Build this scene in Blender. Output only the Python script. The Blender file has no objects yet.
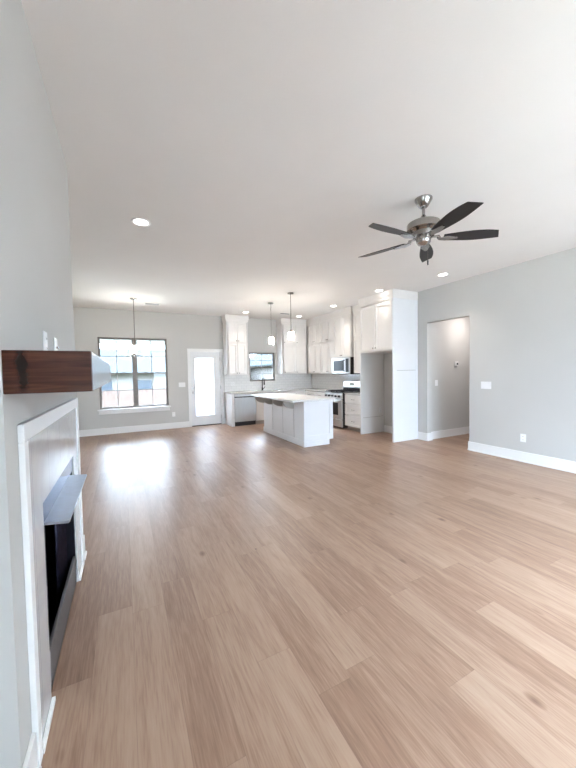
import bpy, bmesh, math
from mathutils import Vector, Matrix
C = bpy.context.scene
COL = C.collection
PI = math.pi

# ------------------------------------------------------------------ camera
CAM_H, YAW, PITCH, ROLL, FPX = 1.4452, math.radians(27.01), math.radians(2.124), math.radians(-0.98), 321.06
def cam_ray(x, y, z=1.0):
    c, s = math.cos(-ROLL), math.sin(-ROLL)
    x, y = x*c - y*s, x*s + y*c
    zc = z*math.cos(PITCH) - y*math.sin(PITCH)
    yc = y*math.cos(PITCH) + z*math.sin(PITCH)
    return Vector((x*math.cos(YAW) + zc*math.sin(YAW), -x*math.sin(YAW) + zc*math.cos(YAW), -yc))
right, down, fwd = cam_ray(1, 0, 0), cam_ray(0, 1, 0), cam_ray(0, 0, 1)
cam_d = bpy.data.cameras.new('camera')
cam_d.sensor_fit = 'VERTICAL'
cam_d.sensor_height = 36.0
cam_d.lens = FPX/768*36.0
cam_d.clip_start = 0.02
cam = bpy.data.objects.new('camera', cam_d)
m = Matrix((right, -down, -fwd)).transposed().to_4x4()
m.translation = Vector((0, 0, CAM_H))
cam.matrix_world = m
COL.objects.link(cam)
C.camera = cam

# ------------------------------------------------------------------ light and exposure
C.view_settings.view_transform = 'Standard'
C.view_settings.look = 'None'
C.view_settings.exposure = 0.87
C.view_settings.gamma = 1.0
C.view_settings.use_curve_mapping = False
SKY = 112.0
LAMP_W = 2.5
LAMP_COL = (1.0, 0.93, 0.84)
w = bpy.data.worlds.new('sky')
C.world = w
w.use_nodes = True
bg = w.node_tree.nodes['Background']
# overcast sky: brightest overhead, dimmer towards the horizon
_nt = w.node_tree
_tc = _nt.nodes.new('ShaderNodeTexCoord'); _sp = _nt.nodes.new('ShaderNodeSeparateXYZ'); _rp = _nt.nodes.new('ShaderNodeValToRGB')
_nt.links.new(_tc.outputs['Generated'], _sp.inputs[0]); _nt.links.new(_sp.outputs[2], _rp.inputs[0]); _nt.links.new(_rp.outputs[0], bg.inputs[0])
_rp.color_ramp.elements[0].position, _rp.color_ramp.elements[0].color = 0.0, (0.056, 0.068, 0.084, 1)
_e = _rp.color_ramp.elements.new(0.3); _e.color = (0.110, 0.133, 0.164, 1)
_rp.color_ramp.elements[2].position, _rp.color_ramp.elements[2].color = 0.9, (0.65, 0.805, 1.0, 1)
bg.inputs[1].default_value = SKY
def portal(name, loc, rot, sx, sy):
    l = bpy.data.lights.new(name, 'AREA')
    l.shape = 'RECTANGLE'
    l.size, l.size_y = sx, sy
    l.cycles.is_portal = True
    o = bpy.data.objects.new(name, l)
    o.location, o.rotation_euler = loc, rot
    COL.objects.link(o)
    return o

# ------------------------------------------------------------------ room numbers (metres)
XL, XR, YB, ZC = -0.341, 5.4475, 8.969, 3.05      # fireplace wall plane, right wall, back wall, ceiling
CY0, CY1 = 1.30, 3.028                             # chimney breast from near to far
XW, YF = -1.0, -2.2                                # recessed left wall, front wall behind the camera
W1 = (-0.545, 1.028, 0.60, 2.372)                  # dining window opening x0 x1 z0 z1
DR = (1.60, 2.445, 0.0, 2.055)                     # back door opening
W2 = (3.305, 4.13, 1.19, 2.045)                    # sink window opening
OP = (3.605, 4.499, 2.388)                         # hallway opening y0 y1 height
ADDED_FWIN = [(1.5, 3.25), (3.5, 5.25)]     # unseen front windows behind the camera, added as daylight sources
ADDED_LWIN = (-1.95, -0.1)                                # unseen left-wall window behind the camera, added to brighten the right wall
portal('daylight_portal', (XW-0.16, (ADDED_LWIN[0]+ADDED_LWIN[1])/2, 1.4), (PI/2, 0, -PI/2), ADDED_LWIN[1]-ADDED_LWIN[0], 2.0)
for a, b in ADDED_FWIN:
    portal('daylight_portal', ((a+b)/2, YF-0.16, 1.725), (-PI/2, 0, 0), b-a, 2.05)
portal('daylight_portal', ((W1[0]+W1[1])/2, YB+0.17, (W1[2]+W1[3])/2), (PI/2, 0, 0), W1[1]-W1[0], W1[3]-W1[2])
portal('daylight_portal', ((W2[0]+W2[1])/2, YB+0.17, (W2[2]+W2[3])/2), (PI/2, 0, 0), W2[1]-W2[0], W2[3]-W2[2])

# ------------------------------------------------------------------ materials
def mat(name, col, rough=0.5, metal=0.0, var=0.03, scale=6.0, bump=0.0, bscale=200.0, coat=0.0, stretch=None, spec=0.5):
    mt = bpy.data.materials.new(name)
    mt.use_nodes = True
    nt = mt.node_tree
    b = nt.nodes['Principled BSDF']
    b.inputs['Roughness'].default_value = rough
    b.inputs['Metallic'].default_value = metal
    b.inputs['Coat Weight'].default_value = coat
    b.inputs['Specular IOR Level'].default_value = spec
    tc = nt.nodes.new('ShaderNodeTexCoord')
    mp = nt.nodes.new('ShaderNodeMapping')
    if stretch: mp.inputs['Scale'].default_value = stretch
    nt.links.new(tc.outputs['Object'], mp.inputs['Vector'])
    n = nt.nodes.new('ShaderNodeTexNoise')
    n.inputs['Scale'].default_value = scale
    n.inputs['Detail'].default_value = 4
    nt.links.new(mp.outputs[0], n.inputs['Vector'])
    r = nt.nodes.new('ShaderNodeValToRGB')
    r.color_ramp.elements[0].position, r.color_ramp.elements[1].position = 0.3, 0.7
    r.color_ramp.elements[0].color = tuple(c*(1-var) for c in col) + (1,)
    r.color_ramp.elements[1].color = tuple(min(1, c*(1+var)) for c in col) + (1,)
    nt.links.new(n.outputs['Fac'], r.inputs[0])
    nt.links.new(r.outputs[0], b.inputs['Base Color'])
    if bump:
        n2 = nt.nodes.new('ShaderNodeTexNoise')
        n2.inputs['Scale'].default_value = bscale
        nt.links.new(mp.outputs[0], n2.inputs['Vector'])
        bp = nt.nodes.new('ShaderNodeBump')
        bp.inputs['Strength'].default_value = bump
        bp.inputs['Distance'].default_value = 0.002
        nt.links.new(n2.outputs['Fac'], bp.inputs['Height'])
        nt.links.new(bp.outputs[0], b.inputs['Normal'])
    return mt
def emit_mat(name, col, strength):
    mt = mat(name, (0.8, 0.8, 0.8), 0.4)
    b = mt.node_tree.nodes['Principled BSDF']
    b.inputs['Emission Color'].default_value = col + (1,)
    b.inputs['Emission Strength'].default_value = strength
    return mt
def glass_mat(name, tint=(1, 1, 1), ior=1.45, refl_rough=0.0):
    mt = bpy.data.materials.new(name)
    mt.use_nodes = True
    nt = mt.node_tree
    nt.nodes.remove(nt.nodes['Principled BSDF'])
    fr = nt.nodes.new('ShaderNodeFresnel'); fr.inputs[0].default_value = ior
    tr = nt.nodes.new('ShaderNodeBsdfTransparent')
    n = nt.nodes.new('ShaderNodeTexNoise'); n.inputs['Scale'].default_value = 3
    r = nt.nodes.new('ShaderNodeValToRGB')
    r.color_ramp.elements[0].color = tuple(c*0.99 for c in tint) + (1,)
    r.color_ramp.elements[1].color = tint + (1,)
    nt.links.new(n.outputs['Fac'], r.inputs[0]); nt.links.new(r.outputs[0], tr.inputs[0])
    gl = nt.nodes.new('ShaderNodeBsdfGlossy'); gl.inputs['Roughness'].default_value = refl_rough
    mx = nt.nodes.new('ShaderNodeMixShader')
    nt.links.new(fr.outputs[0], mx.inputs[0]); nt.links.new(tr.outputs[0], mx.inputs[1]); nt.links.new(gl.outputs[0], mx.inputs[2])
    nt.links.new(mx.outputs[0], nt.nodes['Material Output'].inputs['Surface'])
    return mt

M = {}
M['wall'] = mat('wall_paint', (0.577, 0.572, 0.555), 0.75, var=0.012, scale=2, bump=0.12, bscale=160)
M['ceiling'] = mat('ceiling_paint', (0.86, 0.845, 0.83), 0.9, var=0.01, scale=2, bump=0.25, bscale=110)
M['trim'] = mat('white_trim_paint', (0.84, 0.84, 0.835), 0.4, var=0.01)
M['cab'] = mat('cabinet_paint', (0.83, 0.815, 0.80), 0.4, var=0.012, scale=3)
M['island'] = mat('island_paint', (0.82, 0.83, 0.85), 0.4, var=0.012, scale=3)
def matte(*keys):
    for k in keys: M[k].node_tree.nodes['Principled BSDF'].inputs['Specular IOR Level'].default_value = 0.0
M['door'] = mat('door_paint', (0.80, 0.81, 0.825), 0.4, var=0.01)
M['bronze'] = mat('window_bronze', (0.20, 0.185, 0.175), 0.45, var=0.05)
M['muntin'] = mat('muntin_grey', (0.42, 0.42, 0.43), 0.5, var=0.03)
M['glass'] = glass_mat('window_glass', (0.97, 0.985, 0.98))
M['steel'] = mat('stainless_steel', (0.60, 0.59, 0.575), 0.30, 1.0, var=0.06, scale=5, stretch=(30, 30, 0.6))
M['nickel'] = mat('brushed_nickel', (0.36, 0.34, 0.325), 0.2, 1.0, var=0.05, scale=30)
M['chrome'] = mat('chrome', (0.72, 0.72, 0.72), 0.12, 1.0, var=0.02)
M['black'] = mat('black_enamel', (0.012, 0.012, 0.014), 0.28, var=0.1)
M['matblack'] = mat('matte_black', (0.02, 0.02, 0.022), 0.6, var=0.1)
M['plate'] = mat('white_plastic', (0.88, 0.88, 0.88), 0.35, var=0.01)
M['gray_plastic'] = mat('grey_plastic', (0.35, 0.35, 0.36), 0.4, var=0.02)
M['counter'] = mat('white_quartz', (0.80, 0.80, 0.79), 0.18, var=0.06, scale=45)
M['counter_grey'] = mat('grey_speckled_quartz', (0.58, 0.57, 0.56), 0.15, var=0.12, scale=90)
M['corbel'] = mat('grey_corbel_paint', (0.42, 0.42, 0.40), 0.5, var=0.05)
M['toe'] = mat('toe_kick_board', (0.42, 0.37, 0.33), 0.6, var=0.06)
M['fan_blade'] = mat('dark_fan_blade', (0.007, 0.006, 0.008), 0.42, var=0.35, scale=14, stretch=(0.4, 4, 1))
def opal_mat():
    mt = bpy.data.materials.new('pendant_opal_glass'); mt.use_nodes = True
    nt = mt.node_tree; b = nt.nodes['Principled BSDF']
    n = nt.nodes.new('ShaderNodeTexNoise'); n.inputs['Scale'].default_value = 8
    r = nt.nodes.new('ShaderNodeValToRGB'); r.color_ramp.elements[0].color = (0.92, 0.91, 0.89, 1); r.color_ramp.elements[1].color = (0.95, 0.94, 0.92, 1)
    nt.links.new(n.outputs['Fac'], r.inputs[0])
    tl = nt.nodes.new('ShaderNodeBsdfTranslucent'); nt.links.new(r.outputs[0], tl.inputs[0])
    nt.links.new(r.outputs[0], b.inputs['Base Color']); b.inputs['Roughness'].default_value = 0.25
    tr = nt.nodes.new('ShaderNodeBsdfTransparent')
    m1 = nt.nodes.new('ShaderNodeMixShader'); m1.inputs[0].default_value = 0.6
    m2 = nt.nodes.new('ShaderNodeMixShader'); m2.inputs[0].default_value = 0.6
    nt.links.new(b.outputs[0], m1.inputs[1]); nt.links.new(tl.outputs[0], m1.inputs[2])
    nt.links.new(m1.outputs[0], m2.inputs[1]); nt.links.new(tr.outputs[0], m2.inputs[2])
    nt.links.new(m2.outputs[0], nt.nodes['Material Output'].inputs['Surface'])
    return mt
M['pendant_glass'] = opal_mat()
M['lens'] = emit_mat('recessed_lens', (1.0, 0.96, 0.90), 6.0)
M['screen'] = emit_mat('range_clock_screen', (0.10, 0.16, 0.12), 0.25)
M['firebox'] = mat('firebox_black', (0.008, 0.008, 0.014), 0.35, var=0.3, scale=20)
M['hood'] = mat('hood_steel', (0.50, 0.60, 0.76), 0.28, 1.0, var=0.06, scale=25)
M['lintel'] = mat('dark_blue_steel', (0.16, 0.21, 0.32), 0.22, 1.0, var=0.08, scale=20)
M['hearthbar'] = mat('grey_metal_plate', (0.16, 0.16, 0.17), 0.45, 0.6, var=0.08, scale=8)
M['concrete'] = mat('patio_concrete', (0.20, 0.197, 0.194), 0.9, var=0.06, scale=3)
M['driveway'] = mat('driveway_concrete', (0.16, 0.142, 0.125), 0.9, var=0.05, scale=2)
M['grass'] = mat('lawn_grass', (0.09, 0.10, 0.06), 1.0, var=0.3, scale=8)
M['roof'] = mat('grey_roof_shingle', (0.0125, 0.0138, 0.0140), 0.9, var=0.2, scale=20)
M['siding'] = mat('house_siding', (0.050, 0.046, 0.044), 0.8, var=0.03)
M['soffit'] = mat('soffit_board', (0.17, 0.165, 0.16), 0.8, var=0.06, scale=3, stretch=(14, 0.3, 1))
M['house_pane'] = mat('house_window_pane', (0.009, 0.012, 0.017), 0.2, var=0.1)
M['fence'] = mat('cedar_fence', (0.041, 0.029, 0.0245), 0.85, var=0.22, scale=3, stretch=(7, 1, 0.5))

matte('roof', 'siding', 'fence', 'concrete', 'grass', 'driveway', 'soffit')
def node(nt, kind, **kw):
    n = nt.nodes.new(kind)
    for k, v in kw.items(): setattr(n, k, v)
    return n
def floor_mat():
    mt = bpy.data.materials.new('oak_plank_floor')
    mt.use_nodes = True
    nt = mt.node_tree; L = nt.links.new
    b = nt.nodes['Principled BSDF']
    tc = node(nt, 'ShaderNodeTexCoord')
    sp = node(nt, 'ShaderNodeSeparateXYZ'); L(tc.outputs['Object'], sp.inputs[0])
    # row index across x and a per-row shift along y
    PW, PL = 0.182, 1.22
    def math_(op, a, bb=None):
        n = node(nt, 'ShaderNodeMath', operation=op)
        for i, v in enumerate((a, bb)):
            if v is None: continue
            if isinstance(v, (int, float)): n.inputs[i].default_value = v
            else: L(v, n.inputs[i])
        return n.outputs[0]
    xs = math_('DIVIDE', sp.outputs[0], PW)
    row = math_('FLOOR', xs)
    wn = node(nt, 'ShaderNodeTexWhiteNoise', noise_dimensions='1D'); L(row, wn.inputs['W'])
    ys = math_('ADD', math_('DIVIDE', sp.outputs[1], PL), math_('MULTIPLY', wn.outputs['Value'], 7.31))
    colm = math_('FLOOR', ys)
    cb = node(nt, 'ShaderNodeCombineXYZ'); L(row, cb.inputs[0]); L(colm, cb.inputs[1])
    wp = node(nt, 'ShaderNodeTexWhiteNoise', noise_dimensions='3D'); L(cb.outputs[0], wp.inputs['Vector'])
    # grain: stretched noise, offset per plank
    off = node(nt, 'ShaderNodeVectorMath', operation='SCALE'); L(wp.outputs['Color'], off.inputs[0]); off.inputs['Scale'].default_value = 37.0
    ad = node(nt, 'ShaderNodeVectorMath', operation='ADD'); L(tc.outputs['Object'], ad.inputs[0]); L(off.outputs[0], ad.inputs[1])
    mp = node(nt, 'ShaderNodeMapping'); mp.inputs['Scale'].default_value = (17, 1.5, 1); L(ad.outputs[0], mp.inputs[0])
    g = node(nt, 'ShaderNodeTexNoise'); g.inputs['Scale'].default_value = 1.0; g.inputs['Detail'].default_value = 6; g.inputs['Distortion'].default_value = 1.2; L(mp.outputs[0], g.inputs['Vector'])
    mp2 = node(nt, 'ShaderNodeMapping'); mp2.inputs['Scale'].default_value = (150, 9, 1); L(ad.outputs[0], mp2.inputs[0])
    g2 = node(nt, 'ShaderNodeTexNoise'); g2.inputs['Scale'].default_value = 1.0; g2.inputs['Detail'].default_value = 3; L(mp2.outputs[0], g2.inputs['Vector'])
    # knots
    mp3 = node(nt, 'ShaderNodeMapping'); mp3.inputs['Scale'].default_value = (5.2, 3.0, 1); L(ad.outputs[0], mp3.inputs[0])
    vo = node(nt, 'ShaderNodeTexVoronoi'); vo.inputs['Scale'].default_value = 0.62; L(mp3.outputs[0], vo.inputs['Vector'])
    kn = node(nt, 'ShaderNodeMapRange'); kn.inputs[1].default_value = 0.02; kn.inputs[2].default_value = 0.10; kn.inputs[3].default_value = 0.42; kn.inputs[4].default_value = 0.0; L(vo.outputs['Distance'], kn.inputs[0])
    t = math_('ADD', math_('MULTIPLY', g.outputs['Fac'], 0.56), math_('MULTIPLY', g2.outputs['Fac'], 0.44))
    t = math_('ADD', t, math_('ADD', math_('MULTIPLY', wp.outputs['Value'], 0.22), -0.095))
    t = math_('SUBTRACT', t, kn.outputs[0])
    r = node(nt, 'ShaderNodeValToRGB')
    e = r.color_ramp.elements
    e[0].position, e[0].color = 0.12, FLOOR_C[0] + (1,)
    e[1].position, e[1].color = 0.88, FLOOR_C[3] + (1,)
    x = e.new(0.42); x.color = FLOOR_C[1] + (1,)
    x = e.new(0.60); x.color = FLOOR_C[2] + (1,)
    L(t, r.inputs[0])
    # seams
    fx = math_('FRACT', xs); fy = math_('FRACT', ys)
    dx = math_('MULTIPLY', math_('MINIMUM', fx, math_('SUBTRACT', 1.0, fx)), PW)
    dy = math_('MULTIPLY', math_('MINIMUM', fy, math_('SUBTRACT', 1.0, fy)), PL)
    d = math_('MINIMUM', dx, dy)
    sm = node(nt, 'ShaderNodeMapRange'); sm.inputs[1].default_value = 0.0008; sm.inputs[2].default_value = 0.0024; sm.inputs[3].default_value = 0.86; sm.inputs[4].default_value = 1.0; L(d, sm.inputs[0])
    mx = node(nt, 'ShaderNodeMix', data_type='RGBA', blend_type='MULTIPLY'); mx.inputs['Factor'].default_value = 1.0
    L(r.outputs[0], mx.inputs['A']); L(sm.outputs[0], mx.inputs['B'])
    L(mx.outputs['Result'], b.inputs['Base Color'])
    b.inputs['Roughness'].default_value = 0.36
    b.inputs['Coat Weight'].default_value = 0.30
    b.inputs['Coat Roughness'].default_value = 0.58
    b.inputs['Specular IOR Level'].default_value = 0.30
    bp = node(nt, 'ShaderNodeBump'); bp.inputs['Strength'].default_value = 0.05; bp.inputs['Distance'].default_value = 0.0015
    L(g2.outputs['Fac'], bp.inputs['Height']); L(bp.outputs[0], b.inputs['Normal'])
    return mt
FLOOR_C = [(0.140, 0.073, 0.046), (0.262, 0.156, 0.104), (0.340, 0.219, 0.152), (0.41, 0.285, 0.208)]
M['floor'] = floor_mat()

def marble_mat():
    mt = bpy.data.materials.new('polished_marble_tile'); mt.use_nodes = True
    nt = mt.node_tree; L = nt.links.new; b = nt.nodes['Principled BSDF']
    tc = node(nt, 'ShaderNodeTexCoord')
    n = node(nt, 'ShaderNodeTexNoise'); n.inputs['Scale'].default_value = 2.3; n.inputs['Detail'].default_value = 7; n.inputs['Distortion'].default_value = 1.6
    L(tc.outputs['Object'], n.inputs['Vector'])
    r = node(nt, 'ShaderNodeValToRGB'); e = r.color_ramp.elements
    e[0].position, e[0].color = 0.40, (0.62, 0.62, 0.63, 1)
    e[1].position, e[1].color = 0.56, (0.63, 0.63, 0.63, 1)
    x = e.new(0.485); x.color = (0.58, 0.58, 0.595, 1)
    L(n.outputs['Fac'], r.inputs[0])
    sp = node(nt, 'ShaderNodeSeparateXYZ'); L(tc.outputs['Object'], sp.inputs[0])
    # thin grout joints every 0.305 m along the wall
    md = node(nt, 'ShaderNodeMath', operation='FRACT'); dv = node(nt, 'ShaderNodeMath', operation='DIVIDE'); dv.inputs[1].default_value = 0.305
    L(sp.outputs[1], dv.inputs[0]); L(dv.outputs[0], md.inputs[0])
    gt = node(nt, 'ShaderNodeMath', operation='GREATER_THAN'); gt.inputs[1].default_value = 0.990; L(md.outputs[0], gt.inputs[0])
    mx = node(nt, 'ShaderNodeMix', data_type='RGBA'); L(gt.outputs[0], mx.inputs['Factor']); L(r.outputs[0], mx.inputs['A']); mx.inputs['B'].default_value = (0.30, 0.30, 0.31, 1)
    L(mx.outputs['Result'], b.inputs['Base Color'])
    b.inputs['Roughness'].default_value = 0.03
    b.inputs['IOR'].default_value = 1.9
    return mt
M['marble'] = marble_mat()

def subway_mat():
    mt = bpy.data.materials.new('white_subway_tile'); mt.use_nodes = True
    nt = mt.node_tree; L = nt.links.new; b = nt.nodes['Principled BSDF']
    tc = node(nt, 'ShaderNodeTexCoord')
    sp = node(nt, 'ShaderNodeSeparateXYZ'); L(tc.outputs['Object'], sp.inputs[0])
    ad = node(nt, 'ShaderNodeMath', operation='ADD'); L(sp.outputs[0], ad.inputs[0]); L(sp.outputs[1], ad.inputs[1])
    cb = node(nt, 'ShaderNodeCombineXYZ'); L(ad.outputs[0], cb.inputs[0]); L(sp.outputs[2], cb.inputs[1])
    br = node(nt, 'ShaderNodeTexBrick')
    br.inputs['Color1'].default_value = (0.86, 0.86, 0.85, 1); br.inputs['Color2'].default_value = (0.83, 0.83, 0.825, 1); br.inputs['Mortar'].default_value = (0.60, 0.60, 0.60, 1)
    br.inputs['Scale'].default_value = 1.0; br.inputs['Brick Width'].default_value = 0.152; br.inputs['Row Height'].default_value = 0.076; br.inputs['Mortar Size'].default_value = 0.002
    L(cb.outputs[0], br.inputs['Vector']); L(br.outputs['Color'], b.inputs['Base Color'])
    b.inputs['Roughness'].default_value = 0.15
    return mt
M['subway'] = subway_mat()

def wood_mat():
    mt = bpy.data.materials.new('stained_mantel_wood'); mt.use_nodes = True
    nt = mt.node_tree; L = nt.links.new; b = nt.nodes['Principled BSDF']
    tc = node(nt, 'ShaderNodeTexCoord')
    mp = node(nt, 'ShaderNodeMapping'); mp.inputs['Scale'].default_value = (3.0, 1.2, 55); L(tc.outputs['Object'], mp.inputs[0])
    n = node(nt, 'ShaderNodeTexNoise'); n.inputs['Scale'].default_value = 1.2; n.inputs['Detail'].default_value = 6; n.inputs['Distortion'].default_value = 1.1; L(mp.outputs[0], n.inputs['Vector'])
    r = node(nt, 'ShaderNodeValToRGB'); e = r.color_ramp.elements
    e[0].position, e[0].color = 0.28, (0.018, 0.005, 0.003, 1)
    e[1].position, e[1].color = 0.78, (0.115, 0.036, 0.020, 1)
    x = e.new(0.5); x.color = (0.052, 0.016, 0.0095, 1)
    L(n.outputs['Fac'], r.inputs[0])
    # a dark check and knot near the wall end of the beam (object space, metres)
    mk = node(nt, 'ShaderNodeMapping'); mk.inputs['Location'].default_value = (-0.050*34, 0.862*0.6, -0.085*7.5); mk.inputs['Scale'].default_value = (34, 0.6, 7.5); L(tc.outputs['Object'], mk.inputs[0])
    nd = node(nt, 'ShaderNodeTexNoise'); nd.inputs['Scale'].default_value = 22; L(tc.outputs['Object'], nd.inputs['Vector'])
    ln = node(nt, 'ShaderNodeVectorMath', operation='LENGTH'); L(mk.outputs[0], ln.inputs[0])
    ad = node(nt, 'ShaderNodeMath', operation='ADD'); L(ln.outputs['Value'], ad.inputs[0]); L(nd.outputs['Fac'], ad.inputs[1])
    rg = node(nt, 'ShaderNodeMapRange'); rg.inputs[1].default_value = 0.75; rg.inputs[2].default_value = 1.2; rg.inputs[3].default_value = 0.12; rg.inputs[4].default_value = 1.0; L(ad.outputs[0], rg.inputs[0])
    mx = node(nt, 'ShaderNodeMix', data_type='RGBA', blend_type='MULTIPLY'); mx.inputs['Factor'].default_value = 1.0
    L(r.outputs[0], mx.inputs['A']); L(rg.outputs[0], mx.inputs['B'])
    L(mx.outputs['Result'], b.inputs['Base Color'])
    b.inputs['Roughness'].default_value = 0.22
    return mt
M['wood'] = wood_mat()

def mesh_mat():
    # fine vertical ripples of a chain-mesh curtain
    mt = mat('chain_mesh_curtain', (0.02, 0.02, 0.04), 0.4, 0.7, var=0.5, scale=40, stretch=(1, 3, 0.6), bump=0.6, bscale=160)
    return mt
M['chain'] = mesh_mat()

def frosted_mat():
    mt = bpy.data.materials.new('white_door_glass'); mt.use_nodes = True
    nt = mt.node_tree; L = nt.links.new; b = nt.nodes['Principled BSDF']
    nt.nodes.remove(b)
    n = node(nt, 'ShaderNodeTexNoise'); n.inputs['Scale'].default_value = 3
    r = node(nt, 'ShaderNodeValToRGB'); r.color_ramp.elements[0].color = (0.78, 0.78, 0.78, 1); r.color_ramp.elements[1].color = (0.8, 0.8, 0.8, 1)
    L(n.outputs['Fac'], r.inputs[0])
    tl = node(nt, 'ShaderNodeBsdfTranslucent'); L(r.outputs[0], tl.inputs[0])
    gl = node(nt, 'ShaderNodeBsdfGlossy'); gl.inputs['Roughness'].default_value = 0.05
    fr = node(nt, 'ShaderNodeFresnel'); fr.inputs[0].default_value = 1.45
    mx = node(nt, 'ShaderNodeMixShader'); L(fr.outputs[0], mx.inputs[0]); L(tl.outputs[0], mx.inputs[1]); L(gl.outputs[0], mx.inputs[2])
    L(mx.outputs[0], nt.nodes['Material Output'].inputs['Surface'])
    return mt
M['frosted'] = frosted_mat()

# ------------------------------------------------------------------ mesh helpers
def new_bm(): return bmesh.new()
def add_box(bm, x0, x1, y0, y1, z0, z1, bevel=0.0, segs=2):
    vs = [bm.verts.new(p) for p in ((x0,y0,z0),(x1,y0,z0),(x1,y1,z0),(x0,y1,z0),(x0,y0,z1),(x1,y0,z1),(x1,y1,z1),(x0,y1,z1))]
    fs = [bm.faces.new([vs[i] for i in q]) for q in ((3,2,1,0),(4,5,6,7),(0,1,5,4),(1,2,6,5),(2,3,7,6),(3,0,4,7))]
    if bevel:
        es = {e for f in fs for e in f.edges}
        bmesh.ops.bevel(bm, geom=list(es), offset=bevel, segments=segs, affect='EDGES', profile=0.5)
    return vs, fs
def box(*a, **k):
    bm = new_bm(); add_box(bm, *a, **k); return bm
def frame_of(d):
    d = Vector(d).normalized()
    up = Vector((0,0,1)) if abs(d.z) < 0.95 else Vector((1,0,0))
    u = d.cross(up).normalized(); v = u.cross(d).normalized()
    return u, v
def add_tube(bm, pts, r, n=12, cap=True):
    pts = [Vector(p) for p in pts]
    rs = r if isinstance(r, (list, tuple)) else [r]*len(pts)
    rings = []
    for i, p in enumerate(pts):
        if i == 0: d = pts[1]-p
        elif i == len(pts)-1: d = p-pts[i-1]
        else: d = (pts[i+1]-p).normalized() + (p-pts[i-1]).normalized()
        u, v = frame_of(d)
        if rings and i:
            pu = prev_u - d.normalized()*prev_u.dot(d.normalized())
            if pu.length > 1e-6:
                u = pu.normalized(); v = d.normalized().cross(u)*-1
                v = u.cross(d.normalized())
        prev_u = u
        rings.append([bm.verts.new(p + (u*math.cos(2*PI*k/n) + v*math.sin(2*PI*k/n))*rs[i]) for k in range(n)])
    for a, b in zip(rings, rings[1:]):
        for k in range(n): bm.faces.new((a[k], a[(k+1)%n], b[(k+1)%n], b[k]))
    if cap:
        bm.faces.new(rings[0]); bm.faces.new(rings[-1])
def add_lathe(bm, prof, cx=0, cy=0, n=32):
    rings = []
    for r, z in prof:
        if r < 1e-6: rings.append([bm.verts.new((cx, cy, z))])
        else: rings.append([bm.verts.new((cx+r*math.cos(2*PI*k/n), cy+r*math.sin(2*PI*k/n), z)) for k in range(n)])
    for a, b in zip(rings, rings[1:]):
        for k in range(n):
            q = [a[k%len(a)], a[(k+1)%len(a)], b[(k+1)%len(b)], b[k%len(b)]]
            q = list(dict.fromkeys(q))
            if len(q) > 2: bm.faces.new(q)
def add_prism(bm, poly, lo, hi, axis):
    # poly of 2-D points in the plane perpendicular to axis
    def p3(a, b, t): return {'x': (t, a, b), 'y': (a, t, b), 'z': (a, b, t)}[axis]
    A = [bm.verts.new(p3(a, b, lo)) for a, b in poly]; B = [bm.verts.new(p3(a, b, hi)) for a, b in poly]
    bm.faces.new(A); bm.faces.new(B[::-1])
    n = len(poly)
    for i in range(n): bm.faces.new((A[i], A[(i+1)%n], B[(i+1)%n], B[i]))
def add_slab(bm, u0, u1, v0, v1, t0, t1, axis, holes=()):
    # a slab with rectangular holes; (u,v) span the plane perpendicular to axis
    us = sorted({u0, u1, *[min(max(h[i], u0), u1) for h in holes for i in (0, 1)]})
    vs = sorted({v0, v1, *[min(max(h[i], v0), v1) for h in holes for i in (2, 3)]})
    def p3(a, b, t): return {'x': (t, a, b), 'y': (a, t, b), 'z': (a, b, t)}[axis]
    cache = {}
    def vert(a, b, t):
        k = (a, b, t)
        if k not in cache: cache[k] = bm.verts.new(p3(a, b, t))
        return cache[k]
    def solid(i, j):
        if not (0 <= i < len(us)-1 and 0 <= j < len(vs)-1): return False
        a, b = (us[i]+us[i+1])/2, (vs[j]+vs[j+1])/2
        return not any(h[0] < a < h[1] and h[2] < b < h[3] for h in holes)
    for i in range(len(us)-1):
        for j in range(len(vs)-1):
            if not solid(i, j): continue
            q = ((us[i],vs[j]),(us[i+1],vs[j]),(us[i+1],vs[j+1]),(us[i],vs[j+1]))
            bm.faces.new([vert(a,b,t0) for a,b in q]); bm.faces.new([vert(a,b,t1) for a,b in q[::-1]])
            for k, (di, dj) in enumerate(((0,-1),(1,0),(0,1),(-1,0))):
                if not solid(i+di, j+dj):
                    a, b = q[k], q[(k+1)%4]
                    bm.faces.new([vert(*a,t0), vert(*b,t0), vert(*b,t1), vert(*a,t1)])
def obj(name, bm, material, parent=None, smooth=False, loc=None):
    bmesh.ops.recalc_face_normals(bm, faces=bm.faces)
    me = bpy.data.meshes.new(name)
    bm.to_mesh(me); bm.free()
    me.materials.append(material)
    if smooth:
        me.shade_smooth()
        try: me.set_sharp_from_angle(angle=math.radians(35))
        except Exception: pass
    o = bpy.data.objects.new(name, me)
    COL.objects.link(o)
    if parent: o.parent = parent
    if loc: o.location = loc
    return o
def tag(o, label, cat, group=None):
    o['label'] = label; o['category'] = cat
    if group: o['group'] = group
    return o
def thing(name, label, cat, loc=(0,0,0), rz=0.0, group=None):
    o = bpy.data.objects.new(name, None)
    o.empty_display_size = 0.1
    COL.objects.link(o)
    o.location = loc; o.rotation_euler = (0, 0, rz)
    return tag(o, label, cat, group)
def struct(name, bm, material, parent=None, smooth=False):
    o = obj(name, bm, material, parent, smooth)
    if parent is None: o['kind'] = 'structure'
    return o
def struct_root(name):
    o = bpy.data.objects.new(name, None); COL.objects.link(o); o['kind'] = 'structure'
    return o
def copy_tree(o, parent=None):
    c = o.copy(); COL.objects.link(c)
    if parent: c.parent = parent
    for ch in list(o.children): copy_tree(ch, c)
    return c

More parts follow.
